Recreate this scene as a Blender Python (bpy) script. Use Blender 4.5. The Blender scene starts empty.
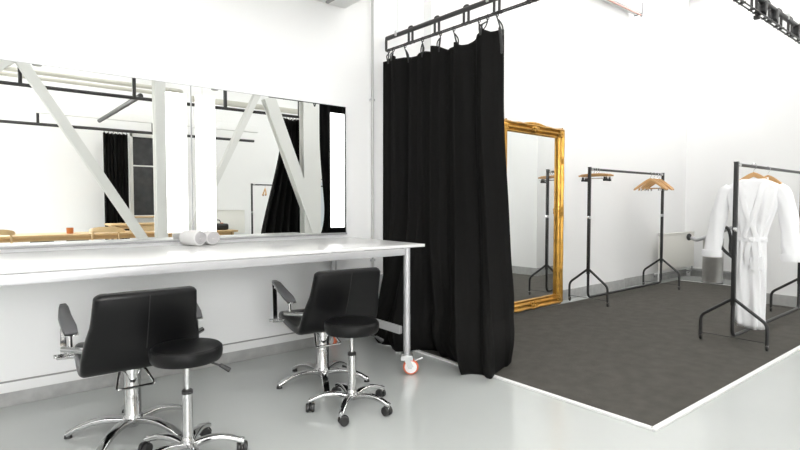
import bpy, bmesh, math, random
from mathutils import Vector, Matrix
random.seed(7)
C = bpy.context.scene.collection
PI = math.pi
def R(a): return math.radians(a)
V = Vector

# ---------------------------------------------------------------- materials
def mat(name, col, rough=0.5, metal=0.0, noise=None, bump=None, spec=0.5, emit=None, coat=0.0, sheen=0.0):
    """noise=(scale, dark_factor, detail); bump=(scale, strength)"""
    m = bpy.data.materials.new(name); m.use_nodes = True
    nt = m.node_tree; b = nt.nodes['Principled BSDF']
    b.inputs['Base Color'].default_value = (*col, 1)
    b.inputs['Roughness'].default_value = rough
    b.inputs['Metallic'].default_value = metal
    b.inputs['Specular IOR Level'].default_value = spec
    b.inputs['Coat Weight'].default_value = coat
    b.inputs['Sheen Weight'].default_value = sheen
    tc = nt.nodes.new('ShaderNodeTexCoord')
    if noise:
        n = nt.nodes.new('ShaderNodeTexNoise'); n.inputs['Scale'].default_value = noise[0]
        n.inputs['Detail'].default_value = noise[2] if len(noise) > 2 else 4
        nt.links.new(tc.outputs['Object'], n.inputs['Vector'])
        r = nt.nodes.new('ShaderNodeValToRGB')
        r.color_ramp.elements[0].position = .3; r.color_ramp.elements[1].position = .7
        r.color_ramp.elements[0].color = (*[c*noise[1] for c in col], 1)
        r.color_ramp.elements[1].color = (*col, 1)
        nt.links.new(n.outputs['Fac'], r.inputs['Fac']); nt.links.new(r.outputs['Color'], b.inputs['Base Color'])
    if bump:
        n = nt.nodes.new('ShaderNodeTexNoise'); n.inputs['Scale'].default_value = bump[0]; n.inputs['Detail'].default_value = 3
        nt.links.new(tc.outputs['Object'], n.inputs['Vector'])
        bp = nt.nodes.new('ShaderNodeBump'); bp.inputs['Strength'].default_value = bump[1]; bp.inputs['Distance'].default_value = .01
        nt.links.new(n.outputs['Fac'], bp.inputs['Height']); nt.links.new(bp.outputs['Normal'], b.inputs['Normal'])
    if emit:
        b.inputs['Emission Color'].default_value = (*emit[0], 1); b.inputs['Emission Strength'].default_value = emit[1]
    return m

M = {}
M['wall'] = mat('white_wall_paint', (.9, .9, .895), .6, bump=(60, .03))
M['ceil'] = mat('white_ceiling_paint', (.86, .86, .85), .7)
M['floor'] = mat('grey_epoxy_floor', (.54, .56, .545), .2, noise=(1.3, .95, 5), coat=.25)
M['rug'] = mat('charcoal_carpet', (.104, .098, .088), .95, noise=(9, .8, 8), bump=(220, .6), spec=.1)
M['skirt'] = mat('grey_skirting', (.42, .42, .41), .5, noise=(14, .8, 6))
M['trim'] = mat('white_trim', (.84, .84, .83), .4)
M['seam'] = mat('dark_seam', (.32, .32, .31), .6)
M['curtain'] = mat('black_stage_cloth', (.0062, .006, .0056), .85, bump=(160, .15), spec=.12)
M['leather'] = mat('black_leather', (.006, .006, .0062), .33, bump=(180, .1), spec=.22)
M['plastic'] = mat('black_plastic', (.02, .02, .02), .45)
M['armgrey'] = mat('dark_grey_armrest', (.13, .13, .135), .28)
M['steelblack'] = mat('black_powder_coat', (.022, .022, .022), .38)
M['railblack'] = mat('charcoal_rail_metal', (.035, .034, .034), .4, metal=.2)
M['chrome'] = mat('chrome', (.62, .62, .62), .1, metal=1)
M['steel'] = mat('brushed_steel', (.66, .65, .63), .34, metal=.85, noise=(8, .9))
M['alu'] = mat('silver_aluminium', (.52, .52, .53), .4, metal=.4)
M['zinc'] = mat('zinc', (.55, .56, .56), .35, metal=.9)
M['lam'] = mat('white_laminate', (.82, .82, .81), .2)
M['glass'] = mat('mirror_silvering', (.93, .945, .935), .0, metal=1)
M['led'] = mat('lit_diffuser', (.9, .9, .88), .4, emit=((1, 1, .98), 2.2))
M['pane'] = mat('frosted_daylight_pane', (.9, .9, .9), .5, emit=((.98, .99, 1), 1.2))  # weak glow for the added left window, fill light only
M['pane2'] = mat('frosted_daylight_pane_bright', (.9, .9, .9), .5, emit=((.99, .99, 1), 24.0))  # strong glow for the added back window, frontal fill light
M['panel'] = mat('ceiling_lamp_diffuser', (.9, .9, .9), .4, emit=((1, .995, .985), 8.0))  # glow of the added ceiling lamps
M['gold'] = mat('gilded_wood', (.66, .36, .07), .32, metal=.75, noise=(8, .5, 6), bump=(26, .25))
M['wood'] = mat('pale_beech', (.62, .36, .15), .4, noise=(9, .82, 5))
M['oak'] = mat('light_oak', (.62, .43, .22), .42, noise=(7, .85, 5))
M['cloth'] = mat('white_cotton', (.88, .88, .89), .9, bump=(50, .12), sheen=.1)
M['towel'] = mat('white_towelling', (.68, .67, .66), .95, bump=(230, .6), spec=.1)
M['towelend'] = mat('grey_towelling', (.50, .485, .49), .95, bump=(230, .6), spec=.1)
M['orange'] = mat('orange_polyurethane', (.72, .16, .07), .4)
M['white'] = mat('white_plastic', (.85, .85, .85), .35)
M['rad'] = mat('cream_radiator_enamel', (.80, .79, .74), .35)
M['pipegrey'] = mat('grey_painted_pipe', (.50, .50, .49), .4)
M['frame'] = mat('white_painted_steel', (.74, .74, .715), .45)
M['duct'] = mat('cream_conduit', (.60, .585, .52), .45)
M['darkglass'] = mat('dark_window_glass', (.05, .052, .056), .12, noise=(6, .6, 4))
M['pale'] = mat('pale_blue_panel', (.62, .67, .70), .3)
M['orangecup'] = mat('orange_ceramic', (.52, .17, .05), .4)
M['green'] = mat('dark_green_fabric', (.035, .045, .03), .8)
M['grey'] = mat('mid_grey_metal', (.30, .30, .30), .5)
M['copper'] = mat('pinkish_copper_tube', (.50, .30, .25), .35, metal=.7)

# ---------------------------------------------------------------- mesh builder
class MB:
    def __init__(self): self.bm = bmesh.new()
    def add(self, other):
        me = bpy.data.meshes.new('t'); other.to_mesh(me); other.free(); self.bm.from_mesh(me); bpy.data.meshes.remove(me)
    def box(self, c, s, bev=0.0, rot=None, seg=2):
        b = bmesh.new(); bmesh.ops.create_cube(b, size=1)
        bmesh.ops.scale(b, vec=V(s), verts=b.verts)
        if bev > 0:
            bmesh.ops.bevel(b, geom=list(b.edges), offset=bev, segments=seg, profile=.6, affect='EDGES')
        if rot is not None: bmesh.ops.transform(b, matrix=rot.to_4x4(), verts=b.verts)
        bmesh.ops.translate(b, vec=V(c), verts=b.verts)
        self.add(b); return self
    def ring_loft(self, rings, cap=True, closed=False):
        bm = self.bm
        vr = [[bm.verts.new(p) for p in r] for r in rings]
        n = len(vr[0]); m = len(vr)
        for i in range(m if closed else m-1):
            a, b = vr[i], vr[(i+1) % m]
            for j in range(n):
                bm.faces.new((a[j], a[(j+1) % n], b[(j+1) % n], b[j]))
        if cap and not closed:
            bm.faces.new(vr[0][::-1]); bm.faces.new(vr[-1])
        return self
    def sweep(self, path, section, closed=False, cap=True, up=None):
        """section: list of (a,b) or function(i, t)->list; a along normal, b along binormal"""
        path = [V(p) for p in path]; n = len(path)
        tans = []
        for i in range(n):
            if closed: t = path[(i+1) % n] - path[i-1]
            else: t = path[min(i+1, n-1)] - path[max(i-1, 0)]
            tans.append(t.normalized())
        ref = V(up) if up is not None else (V((0, 0, 1)) if abs(tans[0].z) < .9 else V((1, 0, 0)))
        nor = (ref - tans[0]*ref.dot(tans[0])).normalized()
        rings = []
        for i in range(n):
            t = tans[i]
            r = V(up) if up is not None else nor
            nn = r - t*r.dot(t)
            if nn.length > 1e-5: nor = nn.normalized()
            bi = t.cross(nor)
            sec = section(i, i/(n-1)) if callable(section) else section
            rings.append([path[i] + nor*a + bi*b for a, b in sec])
        return self.ring_loft(rings, cap, closed)
    def tube(self, path, r, seg=10, closed=False, cap=True):
        def sec(i, t):
            rr = r(t) if callable(r) else r
            return [(rr*math.cos(2*PI*k/seg), rr*math.sin(2*PI*k/seg)) for k in range(seg)]
        return self.sweep(path, sec, closed, cap)
    def bar(self, path, w, h, up=(0, 0, 1)):
        return self.sweep(path, [(-h/2, -w/2), (h/2, -w/2), (h/2, w/2), (-h/2, w/2)], up=up)
    def cyl(self, p0, p1, r, r2=None, seg=20):
        r2 = r if r2 is None else r2
        return self.tube([p0, p1], lambda t: r + (r2-r)*t, seg)
    def lathe(self, prof, c=(0, 0, 0), seg=28, rot=None):
        c = V(c); rings = []
        for r, z in prof:
            ring = []
            for k in range(seg):
                p = V((r*math.cos(2*PI*k/seg), r*math.sin(2*PI*k/seg), z))
                if rot is not None: p = rot @ p
                ring.append(p + c)
            rings.append(ring)
        return self.ring_loft(rings)
    def grid(self, fn, nu, nv, cu=False):
        bm = self.bm
        vs = [[bm.verts.new(fn(i/(nu if cu else nu-1), j/(nv-1))) for j in range(nv)] for i in range(nu)]
        for i in range(nu if cu else nu-1):
            for j in range(nv-1):
                a, b = vs[i], vs[(i+1) % nu]
                bm.faces.new((a[j], b[j], b[j+1], a[j+1]))
        return self
    def quad(self, *ps):
        self.bm.faces.new([self.bm.verts.new(p) for p in ps]); return self
    def poly_prism(self, pts, z0, z1):
        return self.ring_loft([[V((x, y, z0)) for x, y in pts], [V((x, y, z1)) for x, y in pts]])
    def sphere(self, c, r, s=(1, 1, 1)):
        b = bmesh.new(); bmesh.ops.create_uvsphere(b, u_segments=18, v_segments=12, radius=r)
        bmesh.ops.scale(b, vec=V(s), verts=b.verts); bmesh.ops.translate(b, vec=V(c), verts=b.verts)
        self.add(b); return self
    def torus(self, c, r, rr, axis='z', seg=28, sseg=8):
        pts = []
        for k in range(seg):
            a = 2*PI*k/seg; x, y = r*math.cos(a), r*math.sin(a)
            p = {'z': (x, y, 0), 'x': (0, x, y), 'y': (x, 0, y)}[axis]
            pts.append(V(p) + V(c))
        return self.tube(pts, rr, sseg, closed=True)
    def build(self, name, m, parent=None, flat=False, angle=35):
        bmesh.ops.recalc_face_normals(self.bm, faces=self.bm.faces)
        me = bpy.data.meshes.new(name); self.bm.to_mesh(me); self.bm.free()
        me.materials.append(m)
        if not flat:
            for p in me.polygons: p.use_smooth = True
            me.set_sharp_from_angle(angle=R(angle))
        o = bpy.data.objects.new(name, me); C.objects.link(o)
        if parent: o.parent = parent
        return o

def fillet(pts, r, n=6):
    pts = [V(p) for p in pts]; out = [pts[0]]
    for i in range(1, len(pts)-1):
        p = pts[i]; a = (pts[i-1]-p); b = (pts[i+1]-p)
        d = min(r, a.length*.49, b.length*.49)
        p0 = p + a.normalized()*d; p1 = p + b.normalized()*d
        for k in range(n+1):
            t = k/n; out.append(p0*(1-t)**2 + p*2*t*(1-t) + p1*t*t)
    out.append(pts[-1]); return out
def rrect(w, h, r, n=4):
    r = min(r, w*.499, h*.499); out = []
    for cx, cy, a0 in ((w/2-r, h/2-r, 0), (-w/2+r, h/2-r, 90), (-w/2+r, -h/2+r, 180), (w/2-r, -h/2+r, 270)):
        for k in range(n+1):
            a = R(a0 + 90*k/n); out.append((cx + r*math.cos(a), cy + r*math.sin(a)))
    return out
def lerp_table(tab, t):
    for i in range(len(tab)-1):
        if t <= tab[i+1][0] or i == len(tab)-2:
            a, b = tab[i], tab[i+1]; k = (t-a[0])/(b[0]-a[0]); k = min(max(k, 0), 1)
            return [a[1][j]*(1-k) + b[1][j]*k for j in range(len(a[1]))]
def smooth(t): t = min(max(t, 0), 1); return t*t*(3-2*t)

def tag(o, label, cat, group=None):
    o['label'] = label; o['category'] = cat
    if group: o['group'] = group
    return o
def thing(name, label, cat, loc=(0, 0, 0), rz=0, group=None):
    o = bpy.data.objects.new(name, None); C.objects.link(o); o.empty_display_size = .1
    o.location = loc; o.rotation_euler = (0, 0, rz)
    return tag(o, label, cat, group)
def struct(o): o['kind'] = 'structure'; return o
def dup(root, loc, rz, label, group=None):
    r = root.copy(); C.objects.link(r); r.location = loc; r.rotation_euler = (0, 0, rz); r['label'] = label
    if group: r['group'] = group
    for ch in [o for o in bpy.data.objects if o.parent == root]:
        c = ch.copy(); C.objects.link(c); c.parent = r
        for g in [o for o in bpy.data.objects if o.parent == ch]:
            d = g.copy(); C.objects.link(d); d.parent = c
    return r

# ================================================================ the room
XL, XR, XB, YB, YM, YG, ZC = -2.6, 10.05, 8.0, -5.0, 4.18, 4.07, 5.0
struct(MB().box(((XL+XR)/2, -.4, -.05), (XR-XL+.4, 9.6, .1)).build('floor', M['floor'], flat=True))
struct(MB().box(((XL+XR)/2, -.4, ZC+.05), (XR-XL+.4, 9.6, .1)).build('ceiling', M['ceil'], flat=True))
struct(MB().box(((XL+3.73)/2, YM+.1, ZC/2), (3.73-XL, .2, ZC)).build('wall_mirror_side', M['wall'], flat=True))
b = MB(); b.box(((3.73+7.78)/2, YG+.19, ZC/2), (7.78-3.73, .38, ZC)); b.box(((7.78+XR)/2, YG+.03+.19, ZC/2), (XR-7.78, .32, ZC))
struct(b.build('wall_rack_side', M['wall'], flat=True))
struct(MB().box((XR+.1, 3.27, ZC/2), (.2, 1.84, ZC)).build('wall_right', M['wall'], flat=True))
struct(MB().box(((XB+XR+.2)/2, (YB+2.35)/2, ZC/2), (XR+.2-XB, 2.35-YB, ZC)).build('wall_right_projecting', M['wall'], flat=True))
struct(MB().box(((XL+XB)/2, YB-.1, ZC/2), (XB-XL, .2, ZC)).build('wall_back', M['wall'], flat=True))
struct(MB().box((XL-.1, -.4, ZC/2), (.2, 9.2, ZC)).build('wall_left', M['wall'], flat=True))
# skirtings
b = MB(); b.box(((XL+3.73)/2, YM-.008, .045), (3.73-XL, .016, .09), .003)
struct(b.build('baseboard_mirror_side', M['skirt']))
b = MB(); b.box(((XL+3.72)/2, YM-.011, .1225), (3.72-XL, .022, .063), .003)
struct(b.build('trim_1', M['trim']))
b = MB(); b.box(((XL+3.72)/2, YM-.009, .1575), (3.72-XL, .018, .007))
struct(b.build('trim_2', M['seam'], flat=True))
b = MB(); b.box(((3.73+7.78)/2, YG-.008, .07), (7.78-3.73, .016, .14), .003); b.box(((7.78+XR)/2, YG+.022, .07), (XR-7.78, .016, .14), .003)
struct(b.build('baseboard_rack_side', M['skirt']))
b = MB(); b.box((XR-.008, 3.18, .07), (.016, 1.66, .14), .003); b.box(((XB+XR)/2, 2.358, .07), (XR-XB-.02, .016, .14), .003)
b.box((XB-.008, (YB+2.366)/2, .07), (.016, 2.366-YB, .14), .003)
struct(b.build('baseboard_right', M['skirt']))
b = MB(); b.box(((XL+XB)/2, YB+.008, .07), (XB-XL-.04, .016, .14), .003); struct(b.build('baseboard_back', M['skirt']))
# carpet and its pale edging strip
b = MB(); b.poly_prism([(3.03, 1.40), (7.93, 1.36), (7.93, 2.42), (9.25, 2.42), (9.25, 3.9), (3.03, 3.9)], .001, .011)
tag(b.build('carpet', M['rug'], flat=True), 'large charcoal carpet under the clothes racks and gold mirror', 'carpet')
b = MB(); b.bar([(3.005, 3.9, .007), (3.005, 1.386, .007)], .034, .012); b.bar([(2.99, 1.378, .007), (7.94, 1.338, .007)], .034, .012)
struct(b.build('trim_3', M['trim'], flat=True))
b = MB(); b.bar([(9.272, 2.45, .006), (9.272, 3.9, .006)], .03, .01)
struct(b.build('trim_4', M['trim'], flat=True))

# wall conduit, trunking, socket
t = thing('conduit_pipe', 'slim white vertical conduit pipe on the wall beside the lit mirror', 'pipe', (3.035, YM-.03, 0))
MB().cyl((0, 0, .16), (0, 0, 4.98), .012).build('pipe', M['pipegrey'], t)
for z in (2.31, 3.6, .75): MB().box((0, .008, z), (.05, .03, .022), .004).build('clip', M['alu'], t)
t = thing('wall_socket', 'white wall socket box below the table end with a black plug in it', 'socket', (3.16, YM, .52))
MB().box((0, -.022, 0), (.11, .044, .16), .008).build('box', M['white'], t)
p = MB().box((.01, -.065, .0), (.05, .05, .05), .01).build('plug', M['plastic'], t)
MB().tube(fillet([(.01, -.09, -.0), (.01, -.12, -.03), (.04, -.12, -.25), (.09, -.05, -.36)], .06), .006, 8).build('cable', M['plastic'], p)
MB().box((0, -.012, -.18), (.05, .024, .2), .004).build('cable_trunk', M['white'], t)
t = thing('overhead_light_box', 'white light box fixed high on the wall above the lit mirrors', 'light', (1.9, 3.78, 3.09))
b = MB(); b.box((0, 0, .16), (1.68, .8, .26), .01); b.build('housing', M['trim'], t)
MB().box((0, 0, .028), (1.56, .7, .02), .004).build('diffuser', M['white'], t)
MB().box((.60, 0, .012), (.03, .66, .022), .004).build('bar', M['grey'], t)
t = thing('strip_light', 'white strip light high on the wall above the gold mirror', 'light', (7.3, 3.98, 4.15))
MB().box((0, .03, .12), (1.3, .12, .16), .012).build('housing', M['trim'], t)
MB().box((.66, .03, .12), (.02, .13, .18), .003).build('end_cap', M['grey'], t)
MB().cyl((-.75, -.04, .0), (.6, -.04, .0), .012).build('tube', M['copper'], t)
MB().sphere((.61, -.04, 0), .024).build('tube_end', M['grey'], t)
for x in (-.4, .4): MB().bar([(x, -.03, .01), (x, .02, .08)], .015, .01).build('bracket', M['trim'], t)

# windows added out of view as glowing fill light, behind and left of the viewer
def fill_window(name, loc, rz, w, h, n, label, pm='pane'):
    t = thing(name, label, 'window', loc, rz); t['kind'] = 'structure'
    b = MB()
    for k in range(n+1): b.box((-w/2+w*k/n, .04, h/2), (.07, .08, h+.07), .005)
    for z in (0, h*.62, h): b.box((0, .04, z), (w+.07, .08, .07), .005)
    b.build('window_frame', M['frame'], t)
    MB().box((0, .02, h/2), (w-.02, .02, h-.02)).build('frosted_pane', M[pm], t, flat=True)
fill_window('window_2', (XL, -1.6, .9), R(-90), 5.4, 2.9, 4, 'wide frosted daylight window in the wall left of the viewer')
fill_window('window_3', (-1.1, YB, .9), 0, 2.6, 2.9, 2, 'frosted daylight window in the back wall behind the viewer', 'pane2')

# ================================================================ ceiling lamps added to light the room (out of frame, seen only in glossy things)
FILL_LAMPS = [(x, y) for y in (-3.6, -1.0, 1.7) for x in (-1.2, 1.5, 4.2, 6.6)] + [(9.0, 3.0), (6.9, 2.8), (4.6, 2.6), (5.6, .4), (7.1, .5), (8.9, 3.7)]  # entries after the grid added to brighten the right-hand walls
t0 = None
for i, (x, y) in enumerate(FILL_LAMPS):
    lab = 'long white ceiling lamp with glowing diffuser hung under the ceiling'
    if t0 is None:
        t0 = thing('ceiling_lamp', lab, 'lamp', (x, y, ZC-.12), 0, 'ceiling lamps')
        MB().box((0, 0, .05), (1.5, .66, .06), .008).build('housing', M['trim'], t0)
        MB().box((0, 0, .012), (1.42, .58, .014), .003).build('diffuser', M['panel'], t0)
        for sx in (-.6, .6): MB().cyl((sx, 0, .08), (sx, 0, .12), .01).build('hanger', M['grey'], t0)
    else: dup(t0, (x, y, ZC-.12), 0, lab)

# ================================================================ lit mirrors
def lit_mirror(x0, x1, lights, label):
    zc, z0, z1 = None, 1.030, 2.205
    t = thing('illuminated_mirror', label, 'mirror', ((x0+x1)/2, YM, z0), 0)
    w, h = x1-x0, z1-z0
    MB().box((0, -.012, h/2), (w-.004, .02, h-.004), .002).build('back_panel', M['seam'], t)
    MB().box((0, -.030, h/2), (w-.006, .012, h-.006)).build('mirror_glass', M['glass'], t, flat=True)
    b = MB()
    for sx in (-1, 1): b.box((sx*(w/2-.0015), -.022, h/2), (.003, .034, h))
    for z in (.002, h-.0015): b.box((0, -.022, z), (w, .034, .003))
    b.build('edge_frame', M['alu'], t, flat=True)
    MB().box((0, -.025, -.008), (w, .05, .016), .002).build('bottom_rail', M['grey'], t)  # lip coloured darker to carry the shadow line under the mirror
    for a, c in lights:
        MB().box(((a+c)/2-(x0+x1)/2, -.037, (1.082+2.135)/2-z0), (c-a, .005, 2.135-1.082), .0015).build('light_panel', M['led'], t)
    return t
lit_mirror(-.075, 1.310, [(-.06, .10), (1.127, 1.277)], 'large frameless wall mirror on the left with glowing vertical light panels')
lit_mirror(1.313, 2.722, [(1.343, 1.494), (2.55, 2.702)], 'large frameless wall mirror nearest the curtain with glowing vertical light panels')

# ================================================================ work table
TZ = .988
t = thing('work_table', 'long glossy white make-up table with silver legs on castors', 'table', (1.05, 3.635, 0), R(-1.2))
X0, X1, Y0, Y1 = -1.75, 1.705, -.575, .50
MB().box(((X0+X1)/2, 0, TZ-.011), (X1-X0, Y1-Y0, .022), .003).build('tabletop', M['lam'], t)
for y, nm in ((-.565, 'front_rail'), (.46, 'back_rail')):
    MB().box((-.05, y, TZ-.048), (3.05, .03, .05), .004).build(nm, M['alu'], t)
for x in (1.478, -1.56):
    MB().box((x, -.02, TZ-.052), (.03, 1.04, .05), .004).build('end_rail', M['alu'], t)
    MB().box((x, -.02, .335), (.03, 1.0, .06), .004).build('stretcher', M['alu'], t)
def caster_parts(par, ang):
    rz = Matrix.Rotation(ang, 3, 'Z')
    f = MB()
    f.cyl((0, 0, .150), (0, 0, .165), .045); f.box((0, 0, .145), (.09, .085, .012), .003)
    for s in (-1, 1):
        f.poly_prism([(-.045, s*.032-.003), (.045, s*.032-.003), (.045, s*.032+.003), (-.045, s*.032+.003)], .115, .142)
        f.bar([V((.0, s*.032, .12)), V((.032, s*.032, .058))], .006, .04, up=(1, 0, 0))
    f.cyl((.03, -.038, .06), (.03, .038, .06), .009)
    fo = f.build('fork', M['zinc'], par)
    rx = Matrix.Rotation(PI/2, 3, 'X')
    w = MB().lathe([(.038, -.019), (.054, -.02), (.0595, -.012), (.06, 0), (.0595, .012), (.054, .02), (.038, .019)], (.03, 0, .0605), 32, rx).build('wheel', M['orange'], fo)
    MB().lathe([(.0, -.023), (.03, -.023), (.046, -.021), (.046, .021), (.03, .023), (.0, .023)], (.03, 0, .0605), 28, rx).build('wheel_hub', M['white'], fo)
    MB().box((.085, 0, .118), (.075, .03, .012), .004, Matrix.Rotation(R(-20), 3, 'Y')).build('brake_pedal', M['zinc'], fo)
    return fo
for x, y, a in ((1.502, -.565, R(-38)), (1.478, .47, R(100)), (-1.56, -.565, R(150)), (-1.56, .47, R(60))):
    l = MB(); l.cyl((x, y, .165), (x, y, TZ-.022), .0245); l.cyl((x, y, .165), (x, y, .46), .0262)
    lo = l.build('leg', M['alu'], t)
    fo = caster_parts(lo, 0)
    fo.location = (x, y, 0); fo.rotation_euler = (0, 0, a); fo.name = 'caster_fork'
    for g in [o for o in bpy.data.objects if o.parent == fo]:   # castor pieces become sub-parts of the leg
        g.parent = lo; g.location = (x, y, 0); g.rotation_euler = (0, 0, a)

# rolled towels
def towel(name, label, loc, rz, r, L):
    tt = thing(name, label, 'towel', loc, rz, 'rolled towels on the table')
    def rad(th): return r*(.985 + .02*th/(2*PI))
    b = MB(); seg = 40; rings = []
    for x, k in ((0.0, .80), (.004, .93), (.012, .99), (.05, 1.0), (L*.5, .985), (L-.012, .99), (L-.004, .93), (L, .80)):
        rings.append([V((x, math.cos(2*PI*i/seg)*r*k*1.03, r*.97 + math.sin(2*PI*i/seg)*r*.97*k)) for i in range(seg)])
    b.ring_loft(rings); b.build('roll', M['towel'], tt)
    s = MB(); n = 90; pts = []
    for i in range(n):
        u = i/(n-1); a = u*2*PI*3.6; q = r*(.10 + .74*u)
        pts.append(V((-.0015, math.cos(a)*q*1.03, r*.97 + math.sin(a)*q*.97)))
    s.tube(pts, r*.085, 8); s.build('spiral_end', M['towelend'], tt)
    return tt
towel('rolled_towel', 'rolled white towel on the table, the bigger one with its end tipped outwards', (1.303, 3.95, TZ), R(114), .060, .16)
towel('rolled_towel', 'rolled pale grey towel on the table, the smaller one on the right', (1.412, 3.985, TZ), R(92), .055, .125)

# ================================================================ salon chairs
def star_leg(ang, r0, r1, z0, z1, zt, w0, w1, glide=None):
    d = V((math.cos(ang), math.sin(ang), 0)); pts = []
    n = 12
    for i in range(n+1):
        u = i/n
        z = z0 + (z1-z0)*u + .028*math.sin(PI*min(u*1.05, 1)) * 1.0
        if u > .86: z -= (u-.86)/.14*zt
        pts.append(d*(r0+(r1-r0)*u) + V((0, 0, z)))
    def sec(i, t):
        w = w0+(w1-w0)*t; h = .034-.010*t
        return [(a, c) for a, c in rrect(h, w, .008, 3)]
    return MB().sweep(pts, sec, up=(0, 0, 1))
def salon_chair(label, loc, rz, base):
    t = thing('salon_chair', label, 'chair', loc, rz)
    # upholstered shell: one slab swept down the back, round the bottom and out to the seat front
    prof = [(-.425, .845), (-.395, .74), (-.360, .64), (-.328, .56), (-.300, .500), (-.270, .462), (-.215, .447), (-.10, .450), (.05, .462), (.17, .475), (.235, .468)]
    path = fillet([(0, y, z) for y, z in prof], .05, 3)
    wid = [(0, (.482,)), (.08, (.486,)), (.18, (.50,)), (.28, (.545,)), (.38, (.568,)), (.52, (.57,)), (.62, (.565,)), (.85, (.54,)), (1, (.50,))]
    L = [0]
    for i in range(1, len(path)): L.append(L[-1]+(path[i]-path[i-1]).length)
    def sec(i, tt):
        u = L[i]/L[-1]; w = lerp_table(wid, u)[0]; th = .062
        e = min(L[i], L[-1]-L[i])          # rounded corners at the two free ends
        if e < .035: k = math.sqrt(max(0, 1-(1-e/.035)**2)); w -= .07*(1-k); th *= .35+.65*k
        return [(c, a) for a, c in rrect(w, th, .026, 5)]
    d0 = (path[0]-path[1]).normalized(); d1 = (path[-1]-path[-2]).normalized()
    b = MB(); path2 = [path[0]+d0*q for q in (.022, .020, .014, .006)] + [p for p in path] + [path[-1]+d1*q for q in (.006, .014, .020, .022)]
    L = [0]
    for i in range(1, len(path2)): L.append(L[-1]+(path2[i]-path2[i-1]).length)
    # orientation: normal held in the y-z plane by the x reference
    tans = [(path2[min(i+1, len(path2)-1)]-path2[max(i-1, 0)]).normalized() for i in range(len(path2))]
    rings = []
    for i, p in enumerate(path2):
        nrm = tans[i].cross(V((1, 0, 0))).normalized()
        bow = lambda a, u=L[i]/L[-1]: -.028*(1-(abs(a)/.25)**2)*(1 if u < .5 else max(0, 1-(u-.5)*5))
        rings.append([p + V((1, 0, 0))*a + nrm*c + V((0, bow(a), 0)) for c, a in sec(i, 0)])
    b.ring_loft(rings); b.build('seat_shell', M['leather'], t)
    # centre seam and welt on the back
    s = MB(); s.tube([V((0, y-.0335-.026, z+.004)) for y, z in prof[:4]], .0022, 6); s.build('back_seam', M['plastic'], t)
    for sgn in (-1, 1):
        f = MB()
        f.bar(fillet([(sgn*.312, .150, .728), (sgn*.312, .138, .69), (sgn*.318, .112, .53), (sgn*.318, .105, .465)], .03), .030, .007, up=(0, 1, 0))
        f.cyl((sgn*.365, .10, .470), (sgn*.20, .10, .462), .010); f.cyl((sgn*.352, .055, .470), (sgn*.20, .055, .462), .009)
        f.cyl((sgn*.350, .105, .470), (sgn*.350, .05, .470), .008)
        f.build('arm_frame', M['chrome'], t)
        f = MB(); f.cyl((sgn*.312, -.172, .568), (sgn*.312, -.165, .655), .011)
        f.cyl((sgn*.345, -.16, .565), (sgn*.235, -.29, .565), .015); f.build('arm_post', M['chrome'], t)
        p = MB()
        pp = [(sgn*.312, .168, .728), (sgn*.312, .14, .742), (sgn*.316, .06, .736), (sgn*.320, -.04, .708), (sgn*.312, -.15, .672), (sgn*.308, -.205, .650)]
        def psec(i, tt):
            w = [.022, .034, .048, .060, .068, .058][i]; h = [.008, .015, .018, .019, .017, .008][i]
            return [(a, c) for a, c in rrect(h, w, .006, 3)]
        p.sweep([V(q) for q in pp], psec, up=(0, 0, 1)); p.build('armrest', M['armgrey'], t)
        MB().sweep([V((q[0], q[1], q[2]-.012)) for q in pp], lambda i, tt: rrect(.006, [.024, .038, .052, .064, .072, .062][i], .002, 2), up=(0, 0, 1)).build('armrest_trim', M['chrome'], t)
    c = MB()
    c.lathe([(.0, .03), (.03, .03), (.036, .045), (.046, .06), (.055, .085), (.05, .098), (.046, .105), (.046, .335), (.050, .338), (.050, .368), (.036, .376), (.0, .376)])
    c.build('pump_column', M['chrome'], t)
    MB().cyl((0, 0, .37), (0, 0, .43), .014).build('lift_rod', M['chrome'], t)
    MB().box((0, -.02, .425), (.18, .22, .02), .006).build('seat_plate', M['plastic'], t)
    MB().tube(fillet([(-.062, -.0, .355), (-.068, -.02, .352), (-.098, -.11, .285), (.098, -.11, .285), (.068, -.02, .352), (.062, 0, .355)], .018), .0075, 8).build('pump_lever', M['chrome'], t)
    MB().cyl((-.07, 0, .357), (.07, 0, .357), .009).build('lever_pivot', M['chrome'], t)
    for k in range(5):
        a = base + k*2*PI/5
        l = star_leg(a, .03, .335, .066, .030, .010, .056, .044); lo = l.build('leg', M['chrome'], t)
        MB().cyl((.328*math.cos(a), .328*math.sin(a), 0), (.328*math.cos(a), .328*math.sin(a), .018), .021, .017, 16).build('glide', M['plastic'], lo)
    return t
salon_chair('black leather salon chair behind the left round stool', (.681, 3.265, 0), R(-1.5), R(159))
salon_chair('black leather salon chair behind the right round stool near the table end', (1.970, 3.325, 0), R(-7), R(179))

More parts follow.
